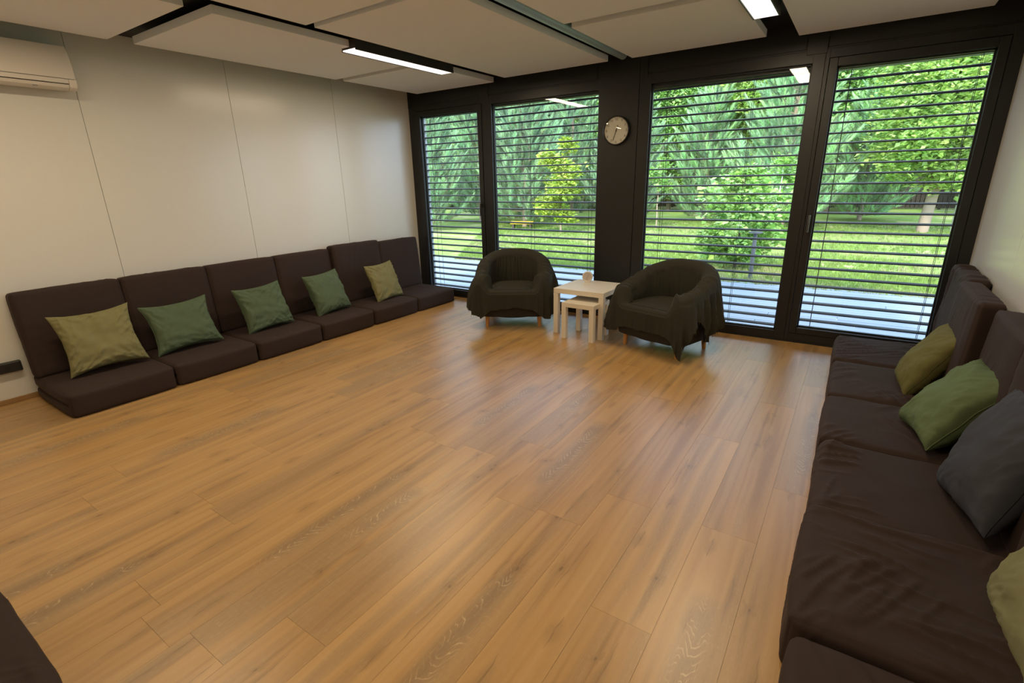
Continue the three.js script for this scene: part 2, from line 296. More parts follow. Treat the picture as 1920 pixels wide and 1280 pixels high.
{
  const t = structure('lawn', 'mown lawn with dry patches between terrace and trees', 'lawn');
  const tx = lawnTex.clone(); tx.repeat.set(5, 5); tx.needsUpdate = true;
  part('lawn_ground', bx(-45, 32, GY - 0.3, GY - 0.005, -50, -8.4), mat(rgb(1, 1, 1), 0.95, { map: tx }), t);
  // blades, thicker near the terrace
  const g = new THREE.BufferGeometry(), P = [], r0 = rng(3);
  for (let i = 0; i < 9; i++) { const a = r0() * 6.28, q = r0() * 0.05, h = 0.035 + r0() * 0.04, lx = (r0() - 0.5) * 0.04, lz = (r0() - 0.5) * 0.04, x = Math.cos(a) * q, z = Math.sin(a) * q, w = 0.005; P.push(x - w * Math.sin(a), 0, z + w * Math.cos(a), x + w * Math.sin(a), 0, z - w * Math.cos(a), x + lx, h, z + lz); }
  g.setAttribute('position', new THREE.Float32BufferAttribute(P, 3)); g.computeVertexNormals();
  const r = rng(77), n = 26000, im = new THREE.InstancedMesh(g, pmat(rgb(1, 1, 1), 0.85, { side: THREE.DoubleSide, transmission: 0.3, thickness: 0 }), n), M = new THREE.Matrix4(), q = new THREE.Quaternion(), e = new THREE.Euler();
  for (let i = 0; i < n; i++) {
    const d = Math.pow(r(), 1.8) * 12, z = -8.58 - d, x = lerp(-2.0 - 0.62 * -z, 0.8 + 0.14 * -z, r()), dryN = N3(x * 0.5, 0, z * 0.6), dry = dryN > 0.15 && r() < 0.7;
    if (dryN > 0.3 && r() < 0.6) { M.makeScale(0.0001, 0.0001, 0.0001); M.setPosition(x, GY - 0.05, z); im.setMatrixAt(i, M); im.setColorAt(i, rgb(0.1, 0.2, 0.03)); continue; }
    const s = 0.7 + r() * 0.8; q.setFromEuler(e.set((r() - 0.5) * 0.3, r() * 6.28, (r() - 0.5) * 0.3));
    M.compose(new THREE.Vector3(x, GY - 0.006, z), q, new THREE.Vector3(s, s * (0.6 + r() * 0.5), s)); im.setMatrixAt(i, M);
    const k = 0.8 + r() * 0.5; im.setColorAt(i, dry ? rgb(0.30 * k, 0.30 * k, 0.12 * k) : rgb(0.175 * k, 0.265 * k, 0.04 * k));
  }
  im.name = 'grass_blades'; im.userData.kind = 'stuff'; shadow(im); t.add(im);
}
{
  const f = thing('wooden_fence', 'dark wooden board fence behind the trees at the end of the lawn', 'fence', [0, GY, -30]);
  const dark = mat(rgb(0.035, 0.028, 0.022), 0.9), boards = [], r = rng(8);
  for (let x = -34; x < 14; x += 0.16) boards.push(bx(x, x + 0.135, 0.05, 1.55 + r() * 0.06, -0.012, 0.012));
  const b = part('fence_boards', join(boards), dark, f); b.userData.kind = 'stuff';
  for (let x = -33; x < 14; x += 2.4) part('fence_post', bx(x, x + 0.1, 0, 1.65, -0.1, -0.01), dark, f);
}
// ------------------------------------------------------------------ vegetation
function leafSprig(seed, n, size, spread, aspect = 0.62) {                      // a twig end: n folded leaves
  const r = rng(seed), P = [], v = new THREE.Vector3(), q = new THREE.Quaternion(), e = new THREE.Euler();
  for (let i = 0; i < n; i++) {
    const L = size * (0.7 + r() * 0.6), w = L * aspect / 2, o = new THREE.Vector3((r() - 0.5) * spread, (r() - 0.5) * spread * 0.7, (r() - 0.5) * spread);
    q.setFromEuler(e.set((r() - 0.5) * 1.5 - 0.2, r() * 6.28, (r() - 0.5) * 1.1));
    const pt = (x, y, z) => { v.set(x, y, z).applyQuaternion(q).add(o); P.push(v.x, v.y, v.z); };
    for (const s of [-1, 1]) { pt(0, 0, 0); pt(s * w, 0.12 * L, 0.45 * L); pt(0, 0, L); }
  }
  const g = new THREE.BufferGeometry(); g.setAttribute('position', new THREE.Float32BufferAttribute(P, 3)); g.computeVertexNormals(); return g;
}
function needleTuft(seed, n, len, axis) {                                       // a bottle-brush shoot of needles along +y
  const r = rng(seed), P = [];
  for (let i = 0; i < n; i++) {
    const t = i / n, y = t * axis, a = r() * 6.28, up = 0.45 + 0.8 * t + r() * 0.35, L = len * (0.75 + r() * 0.5), cx = Math.cos(a), cz = Math.sin(a), w = 0.0075;
    P.push(-cz * w, y, cx * w, cz * w, y, -cx * w, cx * L * Math.cos(up), y + L * Math.sin(up), cz * L * Math.cos(up));
  }
  const g = new THREE.BufferGeometry(); g.setAttribute('position', new THREE.Float32BufferAttribute(P, 3)); g.computeVertexNormals(); return g;
}
const leafMat = pmat(rgb(1, 1, 1), 0.65, { side: THREE.DoubleSide, transmission: 0.42, thickness: 0 });
const needleMat = pmat(rgb(1, 1, 1), 0.7, { side: THREE.DoubleSide, transmission: 0.3, thickness: 0 });
const sprigFar = [leafSprig(1, 14, 0.15, 0.75), leafSprig(2, 14, 0.14, 0.7)], sprigMid = [leafSprig(3, 12, 0.10, 0.42), leafSprig(4, 12, 0.095, 0.4)], sprigNear = [leafSprig(5, 7, 0.085, 0.2, 0.75), leafSprig(6, 7, 0.09, 0.2, 0.75)];
const tuft = needleTuft(9, 90, 0.13, 0.34), tuftSmall = needleTuft(10, 60, 0.10, 0.22);
const barks = { grey: mat(rgb(0.20, 0.15, 0.11), 0.95), pale: mat(rgb(0.34, 0.25, 0.18), 0.9), birch: mat(rgb(0.55, 0.53, 0.48), 0.85), dark: mat(rgb(0.07, 0.055, 0.04), 0.95) };
function foliage(name, geos, m, spots, colorOf, parent, r) {                    // spots: [x, y, z, scale, dir?]
  const M = new THREE.Matrix4(), q = new THREE.Quaternion(), e = new THREE.Euler(), up = new THREE.Vector3(0, 1, 0);
  geos.forEach((g, gi) => {
    const list = spots.filter((_, i) => i % geos.length === gi), im = new THREE.InstancedMesh(g, m, list.length);
    list.forEach(([x, y, z, s, dir], i) => {
      if (dir) { q.setFromUnitVectors(up, dir); q.multiply(new THREE.Quaternion().setFromAxisAngle(up, r() * 6.28)); } else q.setFromEuler(e.set((r() - 0.5) * 0.9, r() * 6.28, (r() - 0.5) * 0.9));
      M.compose(new THREE.Vector3(x, y, z), q, new THREE.Vector3(s, s, s)); im.setMatrixAt(i, M); im.setColorAt(i, colorOf(r, x, y, z));
    });
    im.name = name; im.userData.kind = 'stuff'; shadow(im); parent.add(im);
  });
}
const tint = (base, lo = 0.55, hi = 1.45, warm = 0.25) => (r) => { const k = lo + (hi - lo) * r(), w = (r() - 0.35) * warm; return rgb(base[0] * k * (1 + w), base[1] * k, base[2] * k * (1 - w)); };
function leafyTree(label, [x, z], o, group) {
  const { h, rad, low = 0.25, n = 3200, geos = sprigFar, color, bark = 'grey', tr = 0.13, seed, name = 'leafy_tree', category = 'tree', size = 1, blobs = 9, lean = 0 } = o;
  const t = thing(name, label, category, [x, GY, z], 0, group), r = rng(seed);
  const wood = [], top = [lean, h * 0.9, 0]; let prev = [0, -0.05, 0];
  for (let i = 1; i <= 6; i++) { const f = i / 6, p = [lean * f + (r() - 0.5) * 0.14 * h / 8, top[1] * f, (r() - 0.5) * 0.14 * h / 8]; wood.push(tapered(prev, p, tr * (1 - 0.8 * (i - 1) / 6), tr * (1 - 0.8 * f), 8)); prev = p; }
  const B = [];
  for (let i = 0; i < blobs; i++) {
    const f = low + (1 - low) * (i + 0.5) / blobs, a = i * 2.4 + r(), prof = Math.sin(Math.PI * (0.18 + 0.74 * (f - low) / (1 - low))), d = rad * 0.55 * prof * (0.4 + 0.6 * r());
    const c = [Math.cos(a) * d + lean * f, h * f, Math.sin(a) * d]; B.push([c, rad * (0.42 + 0.3 * r()) * Math.max(0.5, prof)]);
    wood.push(tapered([lean * f * 0.8, h * Math.max(0.05, f - 0.14), 0], [c[0], c[1], c[2]], tr * 0.3 * (1.1 - f), tr * 0.08, 5));
  }
  part('trunk', join(wood), barks[bark], t);
  const spots = [];
  while (spots.length < n) {
    const [c, R] = B[Math.floor(r() * B.length)], a = r() * 6.28, cz = r() * 2 - 1, sz = Math.sqrt(1 - cz * cz), q = R * Math.pow(r(), 0.33);
    const px = c[0] + Math.cos(a) * sz * q, py = c[1] + cz * q * 0.8, pz = c[2] + Math.sin(a) * sz * q;
    if (py < h * low * 0.6) continue;
    if (N3(px * 1.3 + seed, py * 1.3, pz * 1.3) < -0.18) continue;
    spots.push([px, py, pz, size * (0.7 + r() * 0.6)]);
  }
  foliage('foliage', geos, leafMat, spots, tint(color), t, r);
  return t;
}
function pineTree(label, [x, z], o, group) {
  const { h, rad, seed, low = 0.06, whorls = 13, color = [0.20, 0.34, 0.17], geo = tuft, dense = 1 } = o;
  const t = thing('pine_tree', label, 'tree', [x, GY, z], 0, group), r = rng(seed), wood = [tapered([0, -0.05, 0], [0, h, 0], 0.02 * h, 0.008 * h, 8)], spots = [];
  for (let w = 0; w < whorls; w++) {
    const f = low + (1 - low) * w / whorls, L0 = rad * Math.pow(1 - f, 0.75) + 0.25, nb = 6 + Math.floor(r() * 3), a0 = r() * 6.28;
    for (let b = 0; b < nb; b++) {
      const a = a0 + b / nb * 6.28 + (r() - 0.5) * 0.4, L = L0 * (0.75 + r() * 0.4), y = f * h + (r() - 0.5) * 0.2, rise = 0.18 + 0.35 * f, dx = Math.cos(a), dz = Math.sin(a);
      const at = (s) => [dx * L * s, y + L * (rise * s + 0.25 * s * s - 0.12 * Math.sin(s * 3)), dz * L * s];
      wood.push(tapered(at(0), at(0.5), 0.018, 0.012, 5), tapered(at(0.5), at(1), 0.012, 0.005, 5));
      const n = Math.max(5, Math.round(L * 11 * dense));
      for (let k = 0; k < n; k++) {
        const s = 0.22 + 0.78 * (k + r()) / n, p = at(s), side = (r() - 0.5) * 2, out = (1 - s) * L * 0.32 * side;
        const px = p[0] - dz * out, pz = p[2] + dx * out, py = p[1] + r() * 0.06;
        const dir = new THREE.Vector3(dx * 0.55 - dz * side * 0.55, 0.55 + r() * 0.5, dz * 0.55 + dx * side * 0.55).normalize();
        spots.push([px, py, pz, 0.85 + r() * 0.65, dir]);
      }
      const e = at(1); spots.push([...e, 1.1, new THREE.Vector3(dx * 0.6, 0.9, dz * 0.6).normalize()]);
    }
  }
  for (let k = 0; k < 6; k++) spots.push([0, h - k * 0.12, 0, 1, new THREE.Vector3((r() - 0.5) * 0.8, 1, (r() - 0.5) * 0.8).normalize()]);
  part('trunk', join(wood), barks.pale, t);
  foliage('needles', [geo], needleMat, spots, tint(color, 0.45, 1.6, 0.15), t, r);
  return t;
}
{
  const bright = [0.33, 0.52, 0.085], fresh = [0.25, 0.46, 0.095], deep = [0.10, 0.23, 0.06], cool = [0.14, 0.30, 0.12];
  // forest edge behind the lawn
  const back = 'leafy trees of the forest edge', backLabel = 'tall leafy forest tree behind the board fence';
  const R = rng(2024);
  for (let i = 0; i < 24; i++) { const x = i < 13 ? -29 + i * 3.05 : -33 + (i - 13) * 4.6 + (R() - 0.5) * 1.2, z = (i < 13 ? -33 : -39) - R() * 3 + (x < -12 ? 7 : 0); leafyTree(backLabel, [x, z], { h: 8.2 + R() * 1.6, rad: 2.9 + R() * 0.8, low: i < 13 ? 0.03 : 0.0, n: 3600, color: i % 3 ? deep : cool, seed: 100 + i, tr: 0.16, size: 1.25 }, back); }
  const mid = 'leafy trees in front of the fence', midLabel = 'fresh green leafy tree standing in front of the fence';
  for (const [x, z, h, rad, c, s, low] of [[-8.4, -27.5, 7.6, 2.5, fresh, 21, 0.12], [-4.6, -26.5, 7.8, 2.4, bright, 22, 0.14], [-1.2, -27.5, 7.4, 2.3, fresh, 23, 0.12], [5.2, -26.5, 7.8, 2.5, bright, 25, 0.12], [8.6, -25, 7.6, 2.5, fresh, 26, 0.1], [-12.5, -25.5, 7.6, 2.4, fresh, 27, 0.2], [-17.5, -23.5, 7.4, 2.4, fresh, 28, 0.25]])
    leafyTree(midLabel, [x, z], { h, rad, low, n: 3600, color: c, seed: s, tr: 0.13, geos: sprigFar }, mid);
  // single trees on the lawn
  leafyTree('big bright green tree with pale brown trunk on the lawn', [1.62, -18.6], { h: 6.9, rad: 2.5, low: 0.24, n: 5000, geos: sprigMid, color: [0.36, 0.54, 0.12], bark: 'pale', tr: 0.15, seed: 31, size: 1.35, blobs: 12, lean: 0.25 });
  leafyTree('slim young birch with white stem beside the big bright tree', [2.35, -19.3], { h: 3.4, rad: 0.8, low: 0.3, n: 420, geos: sprigMid, color: bright, bark: 'birch', tr: 0.035, seed: 32, blobs: 5, name: 'young_birch' });
  leafyTree('tall bright tree rising behind the middle pines', [-3.4, -21.5], { h: 6.6, rad: 1.9, low: 0.42, n: 3000, geos: sprigMid, color: [0.35, 0.52, 0.09], seed: 33, size: 1.4, tr: 0.1 });
  leafyTree('yellow-green young tree in front of the dense pines', [-7.9, -14.6], { h: 2.75, rad: 0.95, low: 0.16, n: 1050, geos: sprigNear, color: [0.36, 0.48, 0.05], bark: 'pale', tr: 0.035, seed: 34, size: 1.15, name: 'young_tree', blobs: 8 });
  leafyTree('round-leaved green shrub beside the garden light on the lawn', [-1.75, -10.15], { h: 1.62, rad: 0.98, low: 0.16, n: 900, geos: sprigNear, color: [0.29, 0.49, 0.11], bark: 'grey', tr: 0.028, seed: 35, size: 1.0, name: 'leafy_shrub', category: 'shrub', blobs: 9 });
  leafyTree('thin bare-stemmed sapling on the lawn before the fence', [-5.5, -16.8], { h: 2.6, rad: 0.45, low: 0.5, n: 130, geos: sprigNear, color: fresh, bark: 'pale', tr: 0.025, seed: 36, name: 'sapling', blobs: 4 });
  leafyTree('slender sapling with a greyish stem behind the round-leaved shrub', [-1.6, -13.9], { h: 2.1, rad: 0.5, low: 0.35, n: 160, geos: sprigNear, color: fresh, bark: 'birch', tr: 0.03, seed: 37, name: 'sapling', blobs: 4 });
  // pines
  const pg = 'pines growing at the edge of the lawn', near = 'pale green bushy pine at the side of the lawn';
  for (const [x, z, h, rad, s] of [[-13.2, -14.0, 4.6, 1.55, 51], [-10.3, -16.2, 4.7, 1.5, 52], [-13.6, -17.9, 5.4, 1.7, 53], [-10.4, -20.2, 5.6, 1.75, 54], [-17.2, -17.4, 5.6, 1.8, 55], [-7.5, -19.0, 4.6, 1.4, 56], [-14.2, -22.2, 6.2, 1.9, 57]]) pineTree(near, [x, z], { h, rad, seed: s, color: [0.34, 0.50, 0.29] }, pg);
  const mp = 'pale green pine in the middle of the lawn before the leafy trees', mg = 'pines in the middle of the lawn';
  for (const [x, z, h, rad, s] of [[-2.0, -18.6, 5.2, 1.75, 61], [-4.9, -20.6, 4.4, 1.3, 62], [0.1, -22.8, 4.2, 1.3, 64]]) pineTree(mp, [x, z], { h, rad, seed: s, color: [0.40, 0.59, 0.32] }, mg);
}
{
  const b = thing('garden_light', 'dark grey bollard light with flat disc top beside the shrub', 'light', [-1.33, GY, -9.15]), dm = mat(rgb(0.06, 0.065, 0.075), 0.5);
  part('post', new THREE.CylinderGeometry(0.032, 0.032, 0.74, 16).translate(0, 0.37, 0), dm, b); part('disc_top', new THREE.CylinderGeometry(0.105, 0.105, 0.022, 24).translate(0, 0.76, 0), dm, b); part('foot', new THREE.CylinderGeometry(0.05, 0.055, 0.02, 20).translate(0, 0.01, 0), dm, b);
  const y = thing('yellow_bench', 'low yellow board bench under the pines', 'bench', [-10.0, GY, -15.55], 0.35), ym = mat(rgb(0.55, 0.36, 0.02), 0.6);
  part('bench_board', rbx(-0.42, 0.42, 0.16, 0.26, -0.12, 0.12, 0.02), ym, y); for (const s of [-1, 1]) part('bench_leg', rbx(s * 0.32 - 0.04, s * 0.32 + 0.04, 0, 0.17, -0.1, 0.1, 0.01), barks.dark, y);
}

// ------------------------------------------------------------------ soft goods
const ridge = (n) => { const v = 1 - Math.abs(n); return v ** 6; };
function softBox(w, h, d, o = {}) {                                            // foam block in a loose cover; base at y = 0
  const { r = 0.028, puff = 0.006, wr = 0.004, seed = 1, step = 0.014, ang = 0.6, pinch = 0.01, groove = 0, upright = false } = o;
  const nx = Math.round(w / step), ny = Math.max(4, Math.round(h / (groove ? 0.009 : step))), nz = Math.round(d / step);
  let g = new THREE.BoxGeometry(1, 1, 1, nx, ny, nz); g.deleteAttribute('uv'); g.deleteAttribute('normal'); g = mergeVertices(g, 1e-5);
  const p = g.attributes.position, H = [w / 2, h / 2, d / 2], c = Math.cos(ang), s = Math.sin(ang);
  const pos0 = new Float32Array(p.count * 3), nor = new Float32Array(p.count * 3);
  for (let i = 0; i < p.count; i++) {
    const q = [p.getX(i), p.getY(i), p.getZ(i)], b = [], n = [];
    for (let k = 0; k < 3; k++) { const v = q[k] * 2 * H[k]; b[k] = clamp(v, -(H[k] - r), H[k] - r); n[k] = v - b[k]; }
    const L = Math.hypot(...n) || 1; for (let k = 0; k < 3; k++) n[k] /= L;
    const fx = 1 - Math.pow(2 * q[0], 4), fy = 1 - Math.pow(2 * q[1], 4), fz = 1 - Math.pow(2 * q[2], 4);
    const corner = Math.abs(2 * q[0]) ** 6 * Math.abs(2 * q[2]) ** 6;
    const bulge = puff * (Math.abs(n[1]) * fx * fz + Math.abs(n[0]) * fy * fz + Math.abs(n[2]) * fx * fy) - pinch * corner * (1 - Math.abs(n[1]) * 0.5);
    const PX = b[0] + n[0] * r, PY = b[1] + n[1] * r, PZ = b[2] + n[2] * r, X = PX, Y = upright ? PZ * 0.5 : PY, Z = upright ? PY : PZ, u = X * c + Z * s, v = -X * s + Z * c;
    const u2 = X * Math.cos(ang + 1.9) + Z * Math.sin(ang + 1.9), v2 = -X * Math.sin(ang + 1.9) + Z * Math.cos(ang + 1.9);
    const m1 = sstep(-0.05, 0.35, N3(X * 2.6 + seed * 3.1, Y * 2.6, Z * 2.6)), m2 = sstep(0.0, 0.4, N3(X * 2.9 - seed * 2.3, Y * 3 + 9, Z * 2.9 + 4));
    const calm = Math.pow(Math.max(Math.abs(n[0]), Math.abs(n[1]), Math.abs(n[2])), 3) * (1 - 0.55 * Math.abs(n[0])) * (groove ? 1 - 0.7 * Math.abs(n[2]) : 1), wrk = wr * calm * (ridge(N3(u * 2.6 + seed, Y * 5, v * 15)) * m1 * 1.3 + ridge(N3(u2 * 3.2 + seed * 2, Y * 6 + 3, v2 * 19)) * m2 + 0.25 * N3(X * 7 + seed, Y * 7, Z * 7)) + 0.002 * N3(X * 5 + seed, Y * 5, Z * 5);
    const gr = groove ? groove * Math.abs(n[0]) * Math.exp(-Math.pow((Y + 0.006 * N3(Z * 4, seed, 0)) / 0.013, 2)) * (1 - sstep(d * 0.38, d * 0.49, Z)) : 0;
    for (let k = 0; k < 3; k++) pos0[i * 3 + k] = [PX, PY, PZ][k] + n[k] * (bulge + wrk - gr);
  }
  for (let i = 0; i < p.count; i++) p.setXYZ(i, pos0[i * 3], Math.max(-h / 2, pos0[i * 3 + 1]) + h / 2, pos0[i * 3 + 2]);
  g.computeVertexNormals(); return g;
}
const coverMat = pmat(rgb(0.040, 0.0255, 0.0215), 0.82, { sheen: 0.35, sheenRoughness: 0.5, sheenColor: rgb(0.30, 0.22, 0.19), specularIntensity: 0.4 });
// a folded foam mattress used as a floor seat: two stacked layers and an upright back. Local: +z is the sitting side, back against z = -depth/2
function floorSeat(label, pos, turn, o, group) {
  const { w = 0.695, depth = 0.82, hs = 0.185, hb = 0.66, tb = 0.14, lean = 0.09, seed = 1, step = 0.015, wr = 0.004, split = false, backShift = 0, backTall = 0, back = true, backWr = 0.003 } = o;
  const t = thing('floor_seat', label, 'floor seat', pos, turn, group), sd = depth - 0.02, r = rng(seed * 7 + 1);
  const up = part('folded_seat', softBox(w, hs, sd, { seed, step, wr, r: 0.03, ang: 0.4 + r() * 1.4, puff: 0.008, groove: 0.022 }), coverMat, t);
  up.rotation.y = (r() - 0.5) * 0.012;
  if (!back) return t;
  const b = part('backrest', softBox(w - 0.004, hb + backTall, tb, { seed: seed + 40, step, wr: backWr, r: 0.026, ang: 1.15 + 0.5 * r(), puff: 0.005, upright: true }), coverMat, t);
  b.position.set(0, hs - 0.004, -depth / 2 + tb / 2 + lean * (hb + backTall) + backShift); b.rotation.x = -lean;
  return t;
}
{
  const g = 'dark brown floor seats along the cream wall', zs = [-0.915, -1.615, -2.315, -3.015, -3.71, -4.42, -5.13];
  const labels = ['dark brown floor seat beside the black wall socket, end of its row', 'dark brown floor seat second from the black wall socket', 'dark brown floor seat third from the black wall socket', 'dark brown floor seat fourth from the black wall socket', 'dark brown floor seat with taller back, second from the narrow glazed door', 'dark brown floor seat without pillow next to the narrow glazed door'];
  for (let i = 0; i < 6; i++) {
    const w = zs[i] - zs[i + 1] - 0.004;
    floorSeat(labels[i], [XL + 0.414, 0, (zs[i] + zs[i + 1]) / 2], Math.PI / 2, { w, seed: 3 + i, backShift: i === 4 ? 0.05 : i === 5 ? 0.03 : 0, backTall: i === 4 ? 0.03 : 0.0, wr: i > 3 ? 0.005 : 0.0035, depth: 0.82 }, g);
  }
}
{
  const g = 'dark brown floor seats along the glossy wall', zs = [-5.10, -4.37, -3.62, -2.93, -2.205, -1.485, -0.78];
  const labels = ['brown floor seat against the glazed door with the silver handle', 'brown floor seat under the olive pillow, second from the glazed door', 'brown floor seat under the bright green pillow', 'brown wrinkled floor seat under the slate grey pillow', 'brown floor seat under the pale sage pillow', 'brown floor seat next to the one with the pale sage pillow'];
  for (let i = 0; i < 6; i++) {
    const w = zs[i + 1] - zs[i] - 0.014;
    floorSeat(labels[i], [XR - 0.405 + [0.0, 0.005, 0.0, 0.008, -0.005, 0.012][i], 0, (zs[i] + zs[i + 1]) / 2], -Math.PI / 2, { w, seed: 13 + i, step: i > 1 ? 0.0095 : 0.012, wr: [0.008, 0.008, 0.012, 0.015, 0.013, 0.009][i], depth: 0.80, hs: [0.195, 0.19, 0.19, 0.188, 0.222, 0.20][i], hb: 0.67, lean: 0.05, backWr: [0.010, 0.003, 0.003, 0.003, 0.003, 0.003][i], backShift: [0.0, 0.05, -0.02, 0, 0, 0][i], backTall: [0.0, 0.0, -0.02, 0, 0, 0][i], tb: 0.13 }, g);
  }
}
{
  const g = 'brown floor seats along the back wall';
  floorSeat('wrinkled brown floor seat along the back wall', [-2.05, 0, ZB - 0.43], Math.PI, { w: 0.80, seed: 31, step: 0.010, wr: 0.009, depth: 0.86, hs: 0.21 }, g);
}
// throw pillows. Local: lies in the x-y plane, +z is the face
function pillow(label, color, m4, o = {}) {
  const { w = 0.48, h = 0.44, T = 0.15, seed = 1, c = 0.12, wr = 0.010, piping = true, sag = 0.15 } = o, n = 56;
  const warm = seed * 5.3;
  const P = (u, v, s) => {
    const x = w / 2 * u * (1 - c * (1 - v * v) * u * u), y = h / 2 * v * (1 - c * (1 - u * u) * v * v);
    const e = Math.max(1e-5, (1 - u * u) * (1 - v * v)), body = Math.pow(e, 0.42) * (1 - sag * v * (1 - 0.4 * u * u)) * (1 + 0.12 * N3(u * 1.5 + warm, v * 1.5, s));
    const edge = 1 - Math.pow(1 - (1 - Math.abs(u)) * 1, 6) ;
    const du = 1 - Math.abs(u), dv = 1 - Math.abs(v);
    let k = 0;
    k += ridge(N3(v * 7 + warm, u * 1.6, s * 3)) * Math.exp(-du * 3.2) * 1.0 + ridge(N3(u * 7 + warm + 9, v * 1.6, s * 3)) * Math.exp(-dv * 3.2) * 1.0;      // gathers at the seams
    k += ridge(N3((u + v) * 3.4 + warm, (u - v) * 0.9, s + 4)) * 0.9 * sstep(0.15, 0.9, Math.abs(u - v)) + ridge(N3((u - v) * 3.4 + warm, (u + v) * 0.9, s + 8)) * 0.9 * sstep(0.15, 0.9, Math.abs(u + v)) + 0.7 * N3(u * 4 + warm, v * 4, s * 2) + 0.22 * ridge(N3(v * 13 + warm, u * 3, s)) * Math.exp(-du * 2) + 0.22 * ridge(N3(u * 13 + warm, v * 3, s)) * Math.exp(-dv * 2);
    const z = s * (T / 2 * body + wr * k * Math.min(1, body * 3));
    const fl = 0.010 * N3(u * 2.2 + warm, v * 2.2, 5);                            // the seam is never quite flat
    return [x, y, z + fl];
  };
  const face = (s) => gridGeo(n, n, (a, b) => { const f = (t) => Math.sin((t * 2 - 1) * Math.PI / 2); const u = f(s > 0 ? a : 1 - a), v = f(b); return P(u, v, s); });
  let g = mergeGeometries([face(1), face(-1)]); g.deleteAttribute('normal'); g = mergeVertices(g, 1e-4); g.computeVertexNormals();
  const t = new THREE.Group(); t.name = numbered('throw_pillow'); scene.add(t); tag(t, label, 'pillow', 'throw pillows on the floor seats');
  const m = pmat(color, 0.85, { sheen: 0.25, sheenRoughness: 0.6, sheenColor: color.clone().multiplyScalar(1.2), specularIntensity: 0.35 });
  part('cover', g, m, t);
  if (piping) { const B = []; for (let i = 0; i < 96; i++) { const a = i / 96 * 4, k = Math.floor(a), f = (a - k) * 2 - 1, [u, v] = [[f, -1], [1, f], [-f, 1], [-1, -f]][k]; B.push(P(u, v, 1)); } part('seam_edge', tube(B, 0.0035, 190, 5, true), m, t); }
  t.applyMatrix4(m4); return t;
}
function place(pos, yaw, tilt, roll) {                                          // yaw turns the face, tilt leans it back, roll spins it in its plane
  const q = new THREE.Quaternion().setFromEuler(new THREE.Euler(0, yaw, 0)).multiply(new THREE.Quaternion().setFromEuler(new THREE.Euler(tilt, 0, 0))).multiply(new THREE.Quaternion().setFromEuler(new THREE.Euler(0, 0, roll)));
  return new THREE.Matrix4().compose(new THREE.Vector3(...pos), q, new THREE.Vector3(1, 1, 1));
}
const sage = rgb(0.205, 0.190, 0.088), green = rgb(0.092, 0.128, 0.076), olive = rgb(0.135, 0.125, 0.045), leaf = rgb(0.110, 0.150, 0.072), slate = rgb(0.052, 0.053, 0.066), paleSage = rgb(0.215, 0.205, 0.105);
{
  const Y = Math.PI / 2, X = -4.80;
  pillow('large khaki pillow on the floor seat beside the wall socket', sage, place([X - 0.02, 0.435, -1.305], Y - 0.05, -0.38, 0.02), { w: 0.525, h: 0.49, seed: 1, c: 0.14, wr: 0.013, piping: false });
  pillow('green pillow next to the large khaki one', green, place([X - 0.02, 0.405, -1.905], Y - 0.04, -0.40, 0.03), { w: 0.54, h: 0.44, seed: 2, c: 0.14 });
  pillow('green pillow third from the wall socket, ruffled lower edge', green, place([X, 0.405, -2.655], Y + 0.0, -0.36, 0.04), { w: 0.49, h: 0.45, seed: 3, c: 0.11, wr: 0.013 });
  pillow('green pillow fourth from the wall socket, beside the small khaki one', green, place([X, 0.41, -3.405], Y + 0.05, -0.36, 0.06), { w: 0.46, h: 0.46, seed: 4, c: 0.09 });
  pillow('small khaki pillow on the floor seat with the taller back', sage, place([X + 0.06, 0.405, -4.19], Y + 0.08, -0.36, 0.03), { w: 0.46, h: 0.46, seed: 5, c: 0.09, T: 0.12 });
  const Z = -Math.PI / 2;
  pillow('olive pillow with dark seam on the seat near the glazed door', olive, place([0.535, 0.395, -4.02], Z + 0.05, -0.52, 0.0), { w: 0.44, h: 0.47, seed: 6, c: 0.06, T: 0.18, wr: 0.006, piping: false });
  pillow('bright green pillow with ruffled seam beside the olive one', leaf, place([0.575, 0.405, -3.23], Z + 0.12, -0.66, 0.10), { w: 0.47, h: 0.50, seed: 7, c: 0.09, T: 0.20, wr: 0.008 });
  pillow('slate grey pillow beside the bright green one', slate, place([0.64, 0.472, -2.52], Z + 0.08, -0.40, 0.16), { w: 0.51, h: 0.55, seed: 8, c: 0.07, T: 0.21, wr: 0.006, piping: false });
  pillow('pale sage pillow on the widest wrinkled seat', paleSage, place([0.665, 0.44, -1.74], Z + 0.10, -0.36, -0.05), { w: 0.50, h: 0.50, seed: 9, c: 0.07, T: 0.15, wr: 0.006, piping: false });
}
